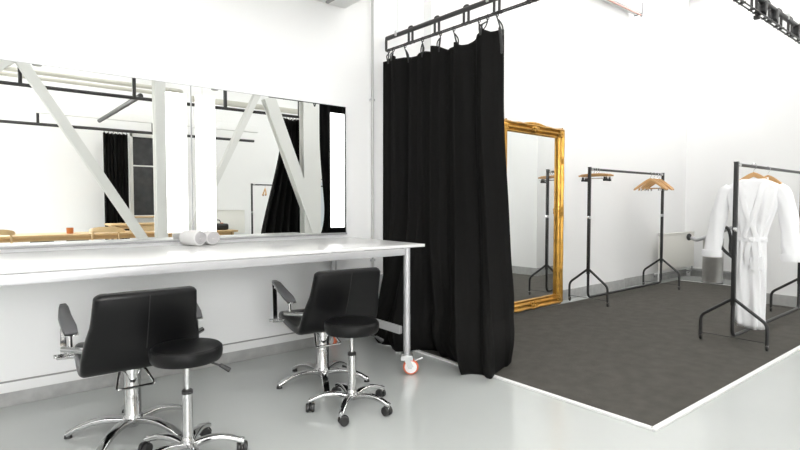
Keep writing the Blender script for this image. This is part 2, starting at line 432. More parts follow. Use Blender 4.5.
def stool(label, loc, base, hz):
    t = thing('round_stool', label, 'stool', loc, 0)
    r = .174
    MB().lathe([(0, hz-.076), (r-.03, hz-.076), (r-.012, hz-.072), (r-.004, hz-.060), (r, hz-.03), (r-.002, hz-.014), (r-.012, hz-.003), (r-.035, hz+.002), (r*.5, hz+.004), (0, hz+.004)], seg=48).build('cushion', M['leather'], t)
    MB().torus((0, 0, hz-.012), r-.006, .0035).build('piping', M['leather'], t)
    MB().lathe([(0, hz-.09), (.05, hz-.09), (.06, hz-.07), (.0, hz-.066)]).build('seat_plate', M['plastic'], t)
    MB().cyl((0, 0, .34), (0, 0, hz-.075), .0135).build('lift_rod', M['chrome'], t)
    MB().lathe([(0, .365), (.022, .365), (.027, .36), (.027, .345), (0, .345)]).build('collar', M['plastic'], t)
    MB().lathe([(0, .06), (.025, .06), (.033, .075), (.036, .10), (.03, .118), (.0265, .13), (.0255, .352), (0, .352)]).build('column', M['chrome'], t)
    lv = MB().tube(fillet([(.03, -.01, hz-.08), (.10, -.035, hz-.095), (.16, -.055, hz-.125)], .03), .0055, 8).build('lever', M['plastic'], t)
    MB().cyl((.15, -.052, hz-.118), (.195, -.066, hz-.150), .0095, .013, 14).build('lever_grip', M['plastic'], lv)
    for k in range(5):
        a = base + k*2*PI/5; ca, sa = math.cos(a), math.sin(a)
        lo = star_leg(a, .02, .27, .078, .070, .004, .044, .034).build('leg', M['chrome'], t)
        q = V((.262*ca, .262*sa, 0))
        sp = a + R(90 + 35*(k % 3))       # each castor has swung its own way
        rz = Matrix.Rotation(sp, 3, 'Z'); rx = rz @ Matrix.Rotation(PI/2, 3, 'X')
        w = MB()
        off = rz @ V((.014, 0, 0))
        for s in (-1, 1):
            cc = q + off + rz @ V((0, s*.0155, 0)) + V((0, 0, .0285))
            w.lathe([(0, -.012), (.022, -.012), (.0275, -.008), (.0285, 0), (.0275, .008), (.022, .012), (0, .012)], cc, 22, rx)
        w.lathe([(0, -.004), (.02, -.004), (.02, .004), (0, .004)], q + off + V((0, 0, .0275)), 14, rx)
        h = [V((.0275*1.12*math.cos(x), 0, .0275*1.12*math.sin(x))) for x in [R(d) for d in range(-10, 200, 21)]]
        w.bar([q + off + rz @ v + V((0, 0, .0285)) for v in h], .008, .004, up=tuple(rz @ V((0, 1, 0))))
        w.build('caster', M['plastic'], lo)
        MB().cyl(q + V((0, 0, .045)), q + V((0, 0, .085)), .008, None, 12).build('caster_stem', M['chrome'], lo)
    return t
stool('round black stool in front of the left salon chair', (.816, 2.706, 0), R(122), .590)
stool('round black stool in front of the right salon chair', (1.838, 2.742, 0), R(150), .565)

# ================================================================ curtain rail and truss
def rail(label, p0, p1, zt, zl, loops, wires, lw_=.026):
    p0, p1 = V((*p0, 0)), V((*p1, 0)); d = (p1-p0).normalized(); s = V((-d.y, d.x, 0)); L = (p1-p0).length
    t = thing('curtain_rail', label, 'rail', (p0.x, p0.y, zl), math.atan2(d.y, d.x))
    H = zt-zl
    MB().cyl((0, 0, H), (L, 0, H), .021, None, 16).build('upper_tube', M['railblack'], t)
    lw = MB()
    for y in (-.016, .016): lw.cyl((.02, y, 0), (L, y, 0), .0065, None, 10)
    lw.build('lower_track', M['railblack'], t)
    for x in loops:
        lb = MB(); q = lw_
        lb.tube(fillet([(x-q, 0, -.008), (x-q, 0, H+.030), (x+q, 0, H+.030), (x+q, 0, -.008)], .03, 6), .0115, 8)
        for sx in (-q, q): lb.box((x+sx, 0, 0), (.022, .05, .014), .003)
        lb.build('bracket', M['railblack'], t)
    for x in wires:
        MB().cyl((x, 0, H), (x, 0, ZC-zl), .0022, None, 6).build('hanging_wire', M['zinc'], t)
        MB().box((x, 0, H+.012), (.03, .05, .05), .006).build('wire_clamp', M['zinc'], t)
    return t, L
ra, L = rail('charcoal double curtain rail hung on wires, the one holding the large black curtain', (3.2, 4.14), (3.292, 1.52), 2.925, 2.807,
             [4.14-y for y in (3.79, 3.445, 3.10, 2.78, 2.46, 2.13, 1.80)], [4.14-3.98, 4.14-2.86, 4.14-1.85])
MB().tube(fillet([(.03, 0, .118), (-.008, 0, .118), (-.008, 0, 0), (.03, 0, 0)], .05), .013, 10).build('end_loop', M['railblack'], ra)
rb, L = rail('charcoal double rail hung on wires above the front edge of the carpet', (3.2, 1.46), (7.9, 1.46), 2.90, 2.785,
             [.3 + .30*k for k in range(15)], [.3, 1.25, 2.28, 3.4, 4.4], .05)
for x in (1.68, 1.95, 2.55): MB().box((x, .0, .06), (.05, .07, .10), .012, Matrix.Rotation(R(25), 3, 'Y')).build('clamp', M['plastic'], rb)
MB().box((1.60, .01, -.025), (.045, .04, .03), .006).build('track_stop', M['plastic'], rb)

# big black curtain
HEM = [(0, (3.17, 4.13)), (.10, (2.93, 3.96)), (.20, (2.81, 3.77)), (.30, (2.85, 3.54)), (.42, (3.03, 3.36)), (.50, (3.08, 3.22)), (.58, (2.98, 3.02)), (.72, (2.85, 2.74)), (.85, (2.87, 2.56)), (.94, (3.07, 2.60)), (1, (3.27, 2.72))]
HOOKS = [4.11, 4.04, 3.87, 3.63, 3.40, 3.24, 2.96, 2.87, 2.775]
def cur_s(y): return (4.165-y)/(4.165-2.765)
def curtain_pt(u, v):
    y = 4.165-(4.165-2.765)*u
    # top edge: sags between hooks
    dmin = min(abs(y-h) for h in HOOKS)
    zt = 2.69-.055*min(dmin/.12, 1)**1.5 + .014*math.sin(17*u) + .015*math.cos(5*u)
    fold = .052*math.sin(2*PI*5.2*u+.6+.5*math.sin(6*u)) + .022*math.sin(2*PI*9.1*u+1.2) + .008*math.sin(2*PI*19*u)
    foldy = .028*math.cos(2*PI*5.2*u+.2)
    if u < .02 or u > .97: foldy = 0
    hx, hy = lerp_table(HEM, u)
    fold -= .075*(1-smooth(u/.07))
    w = smooth((v-.50)/.50)**1.25
    hang = 1 - .35*smooth((v-.75)/.25)
    lean = .09*smooth((u-.55)/.4)*smooth((v-.2)/.5)
    x = (3.2+.035*(4.14-y)+lean)*(1-w) + hx*w + fold*hang*(1+.25*v)
    yy = y*(1-w) + hy*w + foldy*hang
    vv = v + .018*math.sin(9*u+8*v)*v*(1-v)
    z = zt*(1-vv**.985) if v < 1 else 0
    z = zt*(1-v)
    # lower end bellies out and lies on the floor
    if v > .86:
        k = (v-.86)/.14
        belly = math.sin(PI*k)*.05*(1+.5*math.sin(14*u))
        x -= belly*.7; yy -= belly*1.0*smooth((u-.6)/.3)
        x += .045*k*k*k
    yy -= .05*smooth((u-.8)/.2)*math.exp(-((v-.84)/.12)**2)
    yy = min(yy, 4.172); return V((x, yy, max(z, 0)+.012))
t = thing('curtain', 'large floor-length black curtain hanging beside the table and bunched on the floor', 'curtain', (0, 0, 0))
c = MB().grid(curtain_pt, 220, 90).build('cloth', M['curtain'], t, angle=180)
md = c.modifiers.new('thick', 'SOLIDIFY'); md.thickness = .006; md.offset = 0
def curtain_hook(y, k):
    xr = 3.2+.035*(4.14-y); u = cur_s(y); p = curtain_pt(min(max(u, .002), .998), 0.0)
    b = MB()
    b.torus((xr, y, 2.795), .014, .004, 'y', 14, 6)
    b.tube(fillet([(xr, y, 2.823), (xr, y+.012, 2.795), (xr, y, 2.768), (p.x*.5+xr*.5, y+.006*(-1)**k, 2.72), (p.x, p.y, p.z-.03)], .012), .0055, 8)
    dy = .018*(-1)**k
    lp = fillet([(p.x-.008, p.y, p.z-.05), (p.x-.014, p.y+dy, p.z+.03), (xr, y, 2.768), (p.x-.014, p.y-dy*.8, p.z+.02), (p.x-.008, p.y-dy*.5, p.z-.05)], .03)
    b.bar(lp, .012, .004, up=(1, 0, .2))
    b.build('hook_tie', M['plastic'], t)
for k, y in enumerate(HOOKS): curtain_hook(y, k)
MB().tube(fillet([(3.235, 2.74, 2.69), (3.215, 2.705, 2.62), (3.21, 2.69, 2.52), (3.22, 2.705, 2.46), (3.23, 2.72, 2.54), (3.235, 2.745, 2.68)], .03), .007, 8).build('loose_tie', M['plastic'], t)

# ================================================================ gold mirror
t = thing('gilded_mirror', 'tall ornate gold-framed mirror standing against the wall behind the curtain', 'mirror', (5.31, 3.955, .011), R(2))
W, H = 1.28, 2.255
def frame_side(a, b_, outx):
    # sweep an ornate profile along one side; a,b_ are outer corners in the x-z plane
    a, b_ = V(a), V(b_); n = 40
    inw = V(outx) * -1
    prof = [(0, .028), (0, -.012), (.008, -.036), (.020, -.046), (.032, -.040), (.040, -.018), (.048, -.014), (.060, -.030), (.074, -.030), (.084, -.010), (.096, .000), (.106, -.010), (.114, -.010), (.125, .012), (.125, .03), (.0, .03)]
    d = (b_-a).normalized(); rings = []
    for i in range(n+1):
        u = i/n; wob = .006*math.sin(u*PI*9)
        ring = []
        for w, y in prof:
            cut = w            # mitre at both ends
            p = a + d*(cut + (((b_-a).length-2*cut)*u)) + inw*w + V((0, y, 0))
            if w < .035: p -= inw*wob*.6
            ring.append(p)
        rings.append(ring)
    return MB().ring_loft(rings)
fs = [((-W/2, 0, 0), (-W/2, 0, H), (-1, 0, 0), 'frame_side'), ((W/2, 0, 0), (W/2, 0, H), (1, 0, 0), 'frame_side'),
      ((-W/2, 0, 0), (W/2, 0, 0), (0, 0, -1), 'frame_bottom'), ((-W/2, 0, H), (W/2, 0, H), (0, 0, 1), 'frame_top')]
for a, b_, o_, nm in fs: frame_side(a, b_, o_).build(nm, M['gold'], t, angle=50)
MB().box((0, .018, H/2), (W-.21, .006, H-.21)).build('mirror_glass', M['glass'], t, flat=True)
MB().box((0, .036, H/2), (W-.04, .012, H-.04)).build('back_board', M['oak'], t, flat=True)
def ornament(x, z, sx, sz, n=7):
    b = MB(); b.sphere((x, -.032, z), .026, (sx, .6, sz))
    for k in range(n):
        a = 2*PI*k/n
        b.sphere((x+.036*sx*math.cos(a), -.030, z+.036*sz*math.sin(a)), .019, (1, .6, 1))
        b.torus((x+.05*sx*math.cos(a+.4), -.024, z+.05*sz*math.sin(a+.4)), .012, .005, 'y', 12, 6)
    b.build('ornament', M['gold'], t, angle=60)
for sx in (-1, 1):
    for z in (.058, H-.058): ornament(sx*(W/2-.058), z, 1.15, 1.15)
    ornament(sx*(W/2-.05), H*.53, .75, 1.5)
ornament(0, H-.045, 1.8, .8); ornament(0, .045, 1.8, .8)
b = MB()
for k in range(15):
    x = -.21+.03*k
    b.sphere((x, -.024, H-.012+.022*math.cos(x/.21*PI/2)), .02, (1.2, .7, .7))
b.build('crest', M['gold'], t, angle=60)

# ================================================================ clothes racks
RH = 1.73
def rack(label, loc, L):
    t = thing('clothes_rack', label, 'clothes rack', loc, 0, 'black clothes racks')
    MB().cyl((.012, 0, RH-.02), (L-.012, 0, RH-.02), .0155, None, 16).build('top_bar', M['steelblack'], t)
    MB().tube(fillet([(0, 0, .42), (0, 0, .085), (L, 0, .085), (L, 0, .42)], .07, 7), .0165, 12).build('lower_bar', M['steelblack'], t)
    for x in (0, L):
        u = MB(); u.box((x, 0, (RH+.38)/2), (.034, .034, RH-.38), .004); uo = u.build('upright', M['steelblack'], t)
        MB().box((x, 0, 1.10), (.037, .037, .04), .004).build('height_clip', M['chrome'], uo)
        MB().box((x+(.05 if x == 0 else -.05), 0, RH-.02), (.05, .036, .036), .006).build('bar_joint', M['chrome'], uo)
        MB().box((x, 0, RH+.002), (.037, .037, .008), .002).build('end_cap', M['plastic'], uo)
        g = MB()
        for s in (-1, 1): g.tube(fillet([(x, s*.004, .445), (x, s*.27, .245), (x, s*.27, .055)], .05, 6), .0145, 12)
        g.build('foot_frame', M['steelblack'], t)
        MB().cyl((x, -.262, .075), (x, .262, .075), .003, None, 8).build('tie_wire', M['steelblack'], t)
        for s in (-1, 1):
            w = MB(); rx = Matrix.Rotation(PI/2, 3, 'X')
            w.lathe([(0, -.009), (.018, -.009), (.0225, -.005), (.0225, .005), (.018, .009), (0, .009)], (x+.012, s*.27, .0225), 20, rx)
            wo = w.build('caster', M['plastic'], t)
            f = MB()
            for q in (-1, 1): f.box((x+.006, s*.27+q*.012, .036), (.024, .003, .036), .001)
            f.box((x, s*.27, .053), (.03, .027, .006), .001); f.build('caster_fork', M['chrome'], wo)
    return t
rear = rack('empty-framed black clothes rack by the wall next to the gold mirror', (6.13, 3.69, .011), 2.04)
front = dup(rear, (5.345, 1.765, .011), R(0), 'black clothes rack nearest the viewer, holding the white robes')
rear.scale = (1, 1, 1.015); front.scale = (1, 1, .962)
far = dup(rear, (4.88, -3.0, 0), R(0), 'black clothes rack seen only in the lit mirror beside the tied curtain')

def hook_path(): return fillet([(0, .0, -.085), (0, 0, -.045), (0, -.016, -.028), (0, -.022, -.003), (0, -.012, .019), (0, .012, .019), (0, .021, .0), (0, .018, -.008)], .02, 4)
def shoulder_hanger(label, loc, rz, group, tilt=0, clip=True):
    """hooked over a bar at loc, arms along local y"""
    t = thing('coat_hanger', label, 'hanger', loc, rz, group); t.rotation_euler = (R(tilt), 0, rz)
    MB().tube(hook_path(), .0025, 6).build('hook', M['chrome'], t)
    pts = []
    for i in range(21):
        u = -1+i/10; y = .225*u
        z = -.092 - .140*abs(u)**1.2 + .006*math.cos(u*PI)
        x = -.022*u*u
        pts.append(V((x, y, z)))
    def sec(i, tt):
        u = abs(-1+i/10); h = .046-.018*u; w = .016+.022*u*u
        if u > .97: h *= .6; w *= .7
        return rrect(h, w, .007, 3)
    MB().sweep(pts, sec, up=(0, 0, 1)).build('wooden_arms', M['wood'], t)
    if clip:
        MB().cyl((-.016, -.185, -.213), (-.016, .185, -.213), .0055, None, 8).build('trouser_bar', M['wood'], t)
        for s in (-1, 1):
            MB().box((-.016, s*.12, -.230), (.022, .02, .04), .004).build('clip', M['chrome'], t)
    return t
def clip_hanger(label, loc, rz, group):
    t = thing('clip_hanger', label, 'hanger', loc, rz, group)
    MB().tube(hook_path(), .0025, 6).build('hook', M['chrome'], t)
    b = MB(); pts = [V((-.01*(i/10-1)**2, .205*(i/10-1), -.070-.012*(i/10-1)**2)) for i in range(21)]
    b.sweep(pts, lambda i, tt: rrect(.036 if 1 < i < 19 else .022, .017, .007, 3), up=(0, 0, 1)); b.build('wooden_bar', M['wood'], t)
    MB().cyl((0, -.19, -.115), (0, .19, -.115), .003, None, 8).build('clip_rail', M['chrome'], t)
    for s in (-1, 1):
        b = MB(); b.box((0, s*.15, -.116), (.024, .022, .034), .006); b.box((.012, s*.15, -.14), (.008, .034, .026), .003); b.box((-.012, s*.15, -.14), (.008, .034, .026), .003)
        b.build('clip', M['plastic'], t)
        MB().cyl((0, s*.11, -.08), (0, s*.11, -.115), .003, None, 6).build('clip_post', M['chrome'], t)
    return t
zb = (RH-.02)*1.015+.011; zfr = (RH-.02)*.962+.011
g1 = 'clip hangers at the left end of the rear rack'
clip_hanger('wooden clip hanger on the rear rack, the one closest to its left upright', (6.228, 3.69, zb), R(2), g1)
clip_hanger('wooden clip hanger on the rear rack, middle one of the three at its left end', (6.283, 3.69, zb), R(-3), g1)
clip_hanger('wooden clip hanger on the rear rack, third from its left upright', (6.338, 3.69, zb), R(5), g1)
g2 = 'wooden coat hangers at the right end of the rear rack'
for x, a, lab in ((7.67, 10, 'wooden coat hanger on the rear rack, innermost of those at its right end'), (7.78, -4, 'wooden coat hanger on the rear rack, twisted second one from the inner side'),
                  (7.88, 4, 'wooden coat hanger on the rear rack, third one from the inner side'), (7.965, -4, 'wooden coat hanger on the rear rack, closest to its right upright')):
    shoulder_hanger(lab, (x+.10, 3.69, zb), R(a), g2)

# robes on the front rack
def robe(label, loc, rz, g):
    hg = shoulder_hanger('wooden hanger inside the white robe on the front rack', loc, rz, 'hangers on the front rack', 0, False)
    t = thing('robe', label, 'robe', (loc[0], loc[1], loc[2]), rz, None)
    # body rings: (z below bar, half width, half depth, y offset, fold amplitude)
    body = [(-.128, .10, .030, 0, 0), (-.150, .14, .042, 0, 0), (-.180, .195, .05, 0, .003), (-.222, .235, .056, 0, .005), (-.30, .222, .07, 0, .007), (-.44, .185, .078, 0, .009),
            (-.58, .142, .074, .004, .01), (-.70, .118, .066, .008, .009), (-.76, .122, .068, .01, .01), (-.95, .132, .072, .01, .012), (-1.15, .130, .072, .008, .014), (-1.35, .122, .07, .0, .016), (-1.53, .118, .068, -.004, .018)]
    if g == 1: body = [(z*.9 if z < -.3 else z, w, d, y, f) for z, w, d, y, f in body]
    # subdivide
    fine = []
    for i in range(len(body)-1):
        for k in range(4):
            q = k/4; fine.append([body[i][j]*(1-q)+body[i+1][j]*q for j in range(5)])
    fine.append(list(body[-1]))
    seg = 72; rings = []
    for z, w, d, yo, f in fine:
        ring = []
        for k in range(seg):
            a = 2*PI*k/seg; ca, sa = math.cos(a), math.sin(a)
            ex = .75
            y = yo + w*math.copysign(abs(ca)**ex, ca); x = d*math.copysign(abs(sa)**ex, sa)
            m = f*math.sin(7*a + 3*z + g) + f*.6*math.sin(13*a - 5*z)
            zz = z + (.03*math.sin(a*1+.6) if z < -1.3 else 0)
            ring.append(V((x+m*sa, y+m*ca*.6, zz)))
        rings.append(ring)
    MB().ring_loft(rings).build('body', M['cloth'], t, angle=180)
    for s in (-1, 1):
        spread = (.325 if s > 0 else .315)
        path = [(0, s*.19, -.20), (0, s*.238, -.28), (.0, s*.272, -.42), (-.005, s*.294, -.57), (-.012, s*(spread-.012), -.70), (-.02, s*spread, -.80), (-.022, s*(spread+.006), -.89)]
        pts = fillet(path, .06, 3)
        n = len(pts)
        def sec(i, tt, s=s):
            r1 = .064+.018*tt+.004*math.sin(tt*19); r2 = .045+.012*tt
            if tt < .02: r1 *= .7
            return [((r2+.004*math.sin(5*2*PI*k/24+tt*9))*math.cos(2*PI*k/24), (r1+.004*math.sin(4*2*PI*k/24+tt*7))*math.sin(2*PI*k/24)) for k in range(24)]
        so = MB().sweep(pts, sec, up=(1, 0, 0)).build('sleeve', M['cloth'], t, angle=180)
        e = pts[-1]
        cu = MB(); cu.sweep([e+V((0, 0, .065)), e+V((0, 0, .0)), e+V((0, 0, -.004))], lambda i, tt: [(.066*math.cos(2*PI*k/24), .09*math.sin(2*PI*k/24)) for k in range(24)], up=(1, 0, 0)); cu.build('cuff', M['cloth'], so, angle=60)
    # crossed shawl collar on the near face (local -x) and the belt
    for s in (-1, 1):
        pts = fillet([(.03, s*.085, -.128), (-.03, s*.095, -.15), (-.066, s*.075, -.25), (-.088, s*.045, -.42), (-.088, -s*.02, -.58), (-.078, -s*.05, -.69)], .05, 4)
        MB().sweep(pts, lambda i, tt: rrect(.012, .062-.02*tt, .005, 2), up=(-1, 0, .15)).build('collar', M['cloth'], t, angle=60)
    ring = [V((.078*math.sin(2*PI*k/40), .008+.129*math.cos(2*PI*k/40), -.705+.004*math.sin(4*PI*k/40))) for k in range(40)]
    be = MB().sweep(ring, rrect(.045, .008, .003, 2), closed=True, up=(0, 0, 1)).build('belt', M['cloth'], t, angle=60)
    kn = MB(); kn.sphere((-.092, -.02, -.705), .028, (.7, 1, 1)); kn.bar(fillet([(-.095, -.03, -.71), (-.10, -.055, -.85), (-.088, -.06, -1.02)], .05), .04, .006, up=(1, 0, 0))
    kn.bar(fillet([(-.095, -.01, -.71), (-.10, .02, -.82), (-.088, .015, -.95)], .05), .04, .006, up=(1, 0, 0)); kn.build('belt_knot', M['cloth'], be, angle=60)
    MB().box((-.083, -.055, -.93), (.008, .10, .12), .003).build('pocket', M['cloth'], t)
    return t
zf = zfr+.0115
robe('white belted robe hanging next to the near upright of the front rack', (5.79, 1.765, zf), R(6), 0)
shoulder_hanger('wooden hanger behind the white robe, sticking out to its right', (6.2, 1.765, zfr), R(-14), 'hangers on the front rack', 0, False)

# ================================================================ radiator, bin, steamer
t = thing('radiator', 'white panel radiator on the wall behind the rear clothes rack', 'radiator', (9.3, 3.94, .2))
def radpanel(par, w, h):
    b = MB(); n = 40
    b.box((0, 0, h/2), (w, .045, h), .008)
    for k in range(n): b.box((-w/2+.03+(w-.06)*k/(n-1), -.024, h/2), (w/n*.55, .008, h-.07), .003)
    b.build('panel', M['rad'], par)
    MB().box((0, .005, h+.006), (w, .075, .014), .003).build('top_grille', M['rad'], par)
radpanel(t, 1.28, .60)
v = MB(); v.cyl((-.66, 0, .575), (-.66, 0, .63), .022); v.cyl((-.66, 0, .58), (-.63, 0, .58), .01); v.build('thermostat_valve', M['steel'], t)
MB().tube(fillet([(-.66, 0, .02), (-.66, 0, -.04), (-.66, 0, -.185)], .02), .01, 8).build('feed_pipe', M['trim'], t)
MB().tube(fillet([(.62, 0, .0), (.62, 0, -.06), (.50, 0, -.10), (.50, .02, -.11)], .03), .01, 8).build('feed_pipe', M['grey'], t)
t = thing('heating_pipes', 'pair of slim grey heating pipes running low along the corner wall', 'pipe', (0, 0, 0))
MB().tube(fillet([(8.6, 3.985, .115), (10.0, 3.985, .115), (10.0, 2.6, .115)], .05), .011, 8).build('upper_pipe', M['grey'], t)
MB().tube(fillet([(8.6, 3.985, .16), (10.0, 3.985, .16), (10.0, 2.6, .16)], .05), .011, 8).build('lower_pipe', M['trim'], t)
t = thing('steel_bin', 'tall brushed steel cylinder bin in the corner behind the robes', 'bin', (9.42, 3.42, 0))
MB().lathe([(0, 0), (.145, 0), (.15, .012), (.15, .715), (.154, .722), (.154, .735), (.142, .738), (.138, .70), (.0, .69)], seg=40).build('body', M['steel'], t)
MB().torus((0, 0, .012), .15, .006).build('base_ring', M['plastic'], t)
MB().box((-.05, .10, .748), (.14, .05, .02), .006).build('lid_clip', M['plastic'], t)
# garment steamer stand behind the robes
t = thing('garment_steamer', 'black and chrome garment steamer stand with looped hose behind the white robes', 'steamer', (6.62, 1.97, .011))
b = MB(); b.lathe([(0, 0), (.085, 0), (.092, .02), (.092, .05), (.07, .075), (.03, .085), (0, .085)], (0, 0, 0)); b.build('base', M['plastic'], t)
MB().cyl((0, 0, .08), (0, 0, .87), .016, None, 12).build('pole', M['steelblack'], t)
MB().box((.0, .0, .88), (.05, .12, .022), .006).build('top_bracket', M['plastic'], t)
MB().tube(fillet([(0, .02, .62), (0, .20, .66), (0, .37, .80), (.02, .40, 1.0), (.02, .30, 1.04), (.02, .26, .92), (.02, .27, .72), (0, .14, .56), (0, .05, .30)], .1, 7), .017, 10).build('hose', M['plastic'], t)
t = thing('bent_chrome_arm', 'arched grey tube fixture with a dark round end beside the steel bin', 'fixture', (9.42, 3.42, .738))
MB().tube(fillet([(-.03, -.10, .0), (-.03, -.10, .10), (-.05, -.30, .20), (-.05, -.48, .14)], .12, 8), .028, 12).build('arch', M['grey'], t)
MB().tube(fillet([(-.10, .06, .02), (-.12, .22, -.04), (-.10, .30, .0)], .08, 6), .03, 12).build('side_arm', M['alu'], t)
MB().lathe([(0, -.02), (.05, -.02), (.06, 0), (.05, .02), (0, .02)], (-.12, .33, .01), 24, Matrix.Rotation(PI/2, 3, 'X')).build('round_end', M['plastic'], t)

# ================================================================ the rest of the room (seen in the lit mirrors)
YF = -.6
t = thing('steel_column', 'white steel column seen in the left lit mirror between the slanting braces', 'column', (2.32, YF, 0)); t['kind'] = 'structure'
def hbeam(par, p0, p1, w, d, name):
    b = MB(); p0, p1 = V(p0), V(p1)
    for s in (-1, 1): b.bar([p0+V((0, s*d/2, 0)), p1+V((0, s*d/2, 0))], w, .014, up=(0, 1, 0))
    b.bar([p0, p1], .014, d, up=(0, 1, 0))
    b.build(name, M['frame'], par)
hbeam(t, (0, 0, 0), (0, 0, 5.0), .16, .15, 'column_post')
t2 = thing('steel_column', 'wide white steel column seen in the lit mirror beside the black curtain', 'column', (5.02, YF, 0)); t2['kind'] = 'structure'
hbeam(t2, (0, 0, 0), (0, 0, 5.0), .36, .16, 'column_post')
t = thing('steel_brace', 'slanting white steel brace seen in the left lit mirror', 'beam', (.5, YF+.02, 0)); t['kind'] = 'structure'
hbeam(t, (.02, 0, 3.30), (2.0, 0, .0), .13, .12, 'brace_bar')
t = thing('steel_brace', 'white steel brace running off the left edge of the left lit mirror', 'beam', (.5, YF+.02, 0)); t['kind'] = 'structure'
hbeam(t, (-.02, 0, 3.30), (-2.9, 0, .6), .13, .12, 'brace_bar')
t = thing('steel_brace', 'slim slanting white steel brace seen in the lit mirror nearest the curtain', 'beam', (3.95, YF+.02, 0)); t['kind'] = 'structure'
hbeam(t, (0.03, 0, 3.30), (-1.6, 0, .0), .10, .12, 'brace_bar')
t = thing('steel_brace', 'broad slanting white steel brace crossing the tied curtain in the lit mirror', 'beam', (3.95, YF+.04, 0)); t['kind'] = 'structure'
hbeam(t, (.20, 0, 3.20), (1.46, 0, .0), .215, .14, 'brace_bar')
t = thing('roof_tie', 'white steel beam along the tops of the braces', 'beam', (2.3, YF, 3.36)); t['kind'] = 'structure'
hbeam(t, (-4.8, 0, 0), (5.6, 0, 0), .14, .14, 'tie_bar')

def bar_rail(label, p0, p1, posts, zt, r=.028):
    p0, p1 = V(p0), V(p1)
    t = thing('ceiling_rail', label, 'rail', p0, math.atan2(p1.y-p0.y, p1.x-p0.x)); L = (p1-p0).length
    MB().cyl((0, 0, 0), (L, 0, 0), r, None, 12).build('bar', M['railblack'], t)
    for x in posts: MB().box((x, 0, (zt-p0.z)/2), (.05, .05, zt-p0.z), .004).build('drop_post', M['railblack'], t)
    return t
bar_rail('black ceiling rail along the braces, seen in both lit mirrors', (-2.4, -.9, 2.985), (5.15, -.9, 2.985), [2.96, 4.43, 5.90, 7.36], ZC)
bar_rail('black ceiling rail near the back wall, seen in the left lit mirror', (-2.4, -4.5, 2.90), (5.6, -4.5, 2.90), [3.45, 5.6], 3.12, .032)
r3 = bar_rail('dark cross rail running towards the back wall, seen in the left lit mirror', (2.16, -1.05, 3.06), (2.12, -4.4, 3.0), [], ZC, .04)
for x in (.3, 1.3, 2.2, 3.0): MB().tube(fillet([(x-.06, 0, 0), (x-.06, .1, .03), (x+.06, .1, .03), (x+.06, 0, 0)], .03), .008, 8).build('cable_loop', M['grey'], r3)
t = thing('ceiling_beam', 'white ceiling beam carrying the black rail near the back wall', 'beam', (1.6, -4.5, 3.12)); t['kind'] = 'structure'
MB().box((0, 0, .08), (8.2, .12, .16), .01).build('beam_bar', M['ceil'], t)
t = thing('cable_duct', 'pair of cream ducts along the ceiling seen at the top of the lit mirrors', 'duct', (0, -1.5, 0))
MB().tube(fillet([(-2.3, 0, 3.31), (2.95, 0, 3.31), (2.95, -1.4, 3.31)], .08), .035, 10).build('upper_duct', M['duct'], t)
MB().tube(fillet([(-2.3, .02, 3.22), (2.85, .02, 3.22), (2.85, -1.3, 3.22)], .08), .03, 10).build('lower_duct', M['duct'], t)
MB().box((4.4, 0, 3.20), (2.6, .09, .10), .02).build('cable_tray', M['duct'], t)
for x in (-1.5, 1.1, 3.3, 5.4): MB().cyl((x, 0, 3.24), (x, 0, ZC), .006, None, 8).build('drop_rod', M['frame'], t)
for i, (x, z, lab) in enumerate(((.80, 3.47, 'small grey spotlight near the brace top in the left lit mirror'), (3.48, 3.47, 'small grey spotlight near the top of the right lit mirror'))):
    t = thing('spotlight', lab, 'spotlight', (x, -1.35, z), 0, 'grey spotlights')
    MB().lathe([(0, -.09), (.06, -.09), (.065, -.07), (.055, .05), (.03, .08), (0, .08)]).build('head', M['grey'], t)
    MB().cyl((0, 0, .07), (0, 0, ZC-z), .01, None, 8).build('stem', M['frame'], t)

# window to the dark room, with its white posts
t = thing('window_1', 'dark glazed window beside the pleated curtain, seen in the left lit mirror', 'window', (3.12, YB, 0)); t['kind'] = 'structure'
b = MB()
for x in (-.29, .29): b.box((x, .05, 1.95), (.07, .1, 2.0), .005)
for z in (1.0, 2.88): b.box((0, .05, z), (.64, .1, .08), .005)
b.box((0, .045, 2.18), (.55, .06, .03), .004); b.build('window_frame', M['frame'], t)
MB().box((0, .03, 1.93), (.54, .012, 1.84)).build('glass_pane', M['darkglass'], t, flat=True)
MB().box((0, .12, 1.0), (.75, .16, .035), .006).build('window_sill', M['oak'], t)
def plain_curtain(label, x0, x1, y, zt, zb, bx0=None, bx1=None, n=9, amp=.035):
    bx0 = x0 if bx0 is None else bx0; bx1 = x1 if bx1 is None else bx1
    t = thing('curtain', label, 'curtain', ((x0+x1)/2, y, zb)); cx = (x0+x1)/2
    def fn(u, v):
        k = smooth(v)*.9+v*.1
        a, c = x0+(bx0-x0)*k, x1+(bx1-x1)*k
        return V((a+(c-a)*u-cx, amp*math.sin(2*PI*n*u)*(.8+.4*v)+.01*math.sin(31*u), (zt-zb)*(1-v)+.012*math.sin(40*u)*(1-v)))
    c = MB().grid(fn, 120, 24).build('cloth', M['curtain'], t, angle=180)
    md = c.modifiers.new('thick', 'SOLIDIFY'); md.thickness = .006
    for k in range(6):
        u = .04+.92*k/5
        MB().torus((x0+(x1-x0)*u-cx, 0, zt-zb+.02), .02, .005, 'x', 12, 6).build('ring', M['grey'], t)
    return t
plain_curtain('black pleated curtain beside the dark window, seen in the left lit mirror', 2.22, 2.70, -4.6, 2.84, .02, n=7)
plain_curtain('black gathered curtain behind the broad white brace, seen in the lit mirror', 4.60, 4.97, -.9, 2.92, .02, 4.05, 4.96, 5, .05)
t = thing('picture_frame', 'wooden framed panel on the back wall, seen beside the wide column in the mirror', 'frame', (7.15, YB+.03, 1.25))
b = MB()
for x in (-.27, .27): b.box((x, 0, .72), (.06, .05, 1.46), .006)
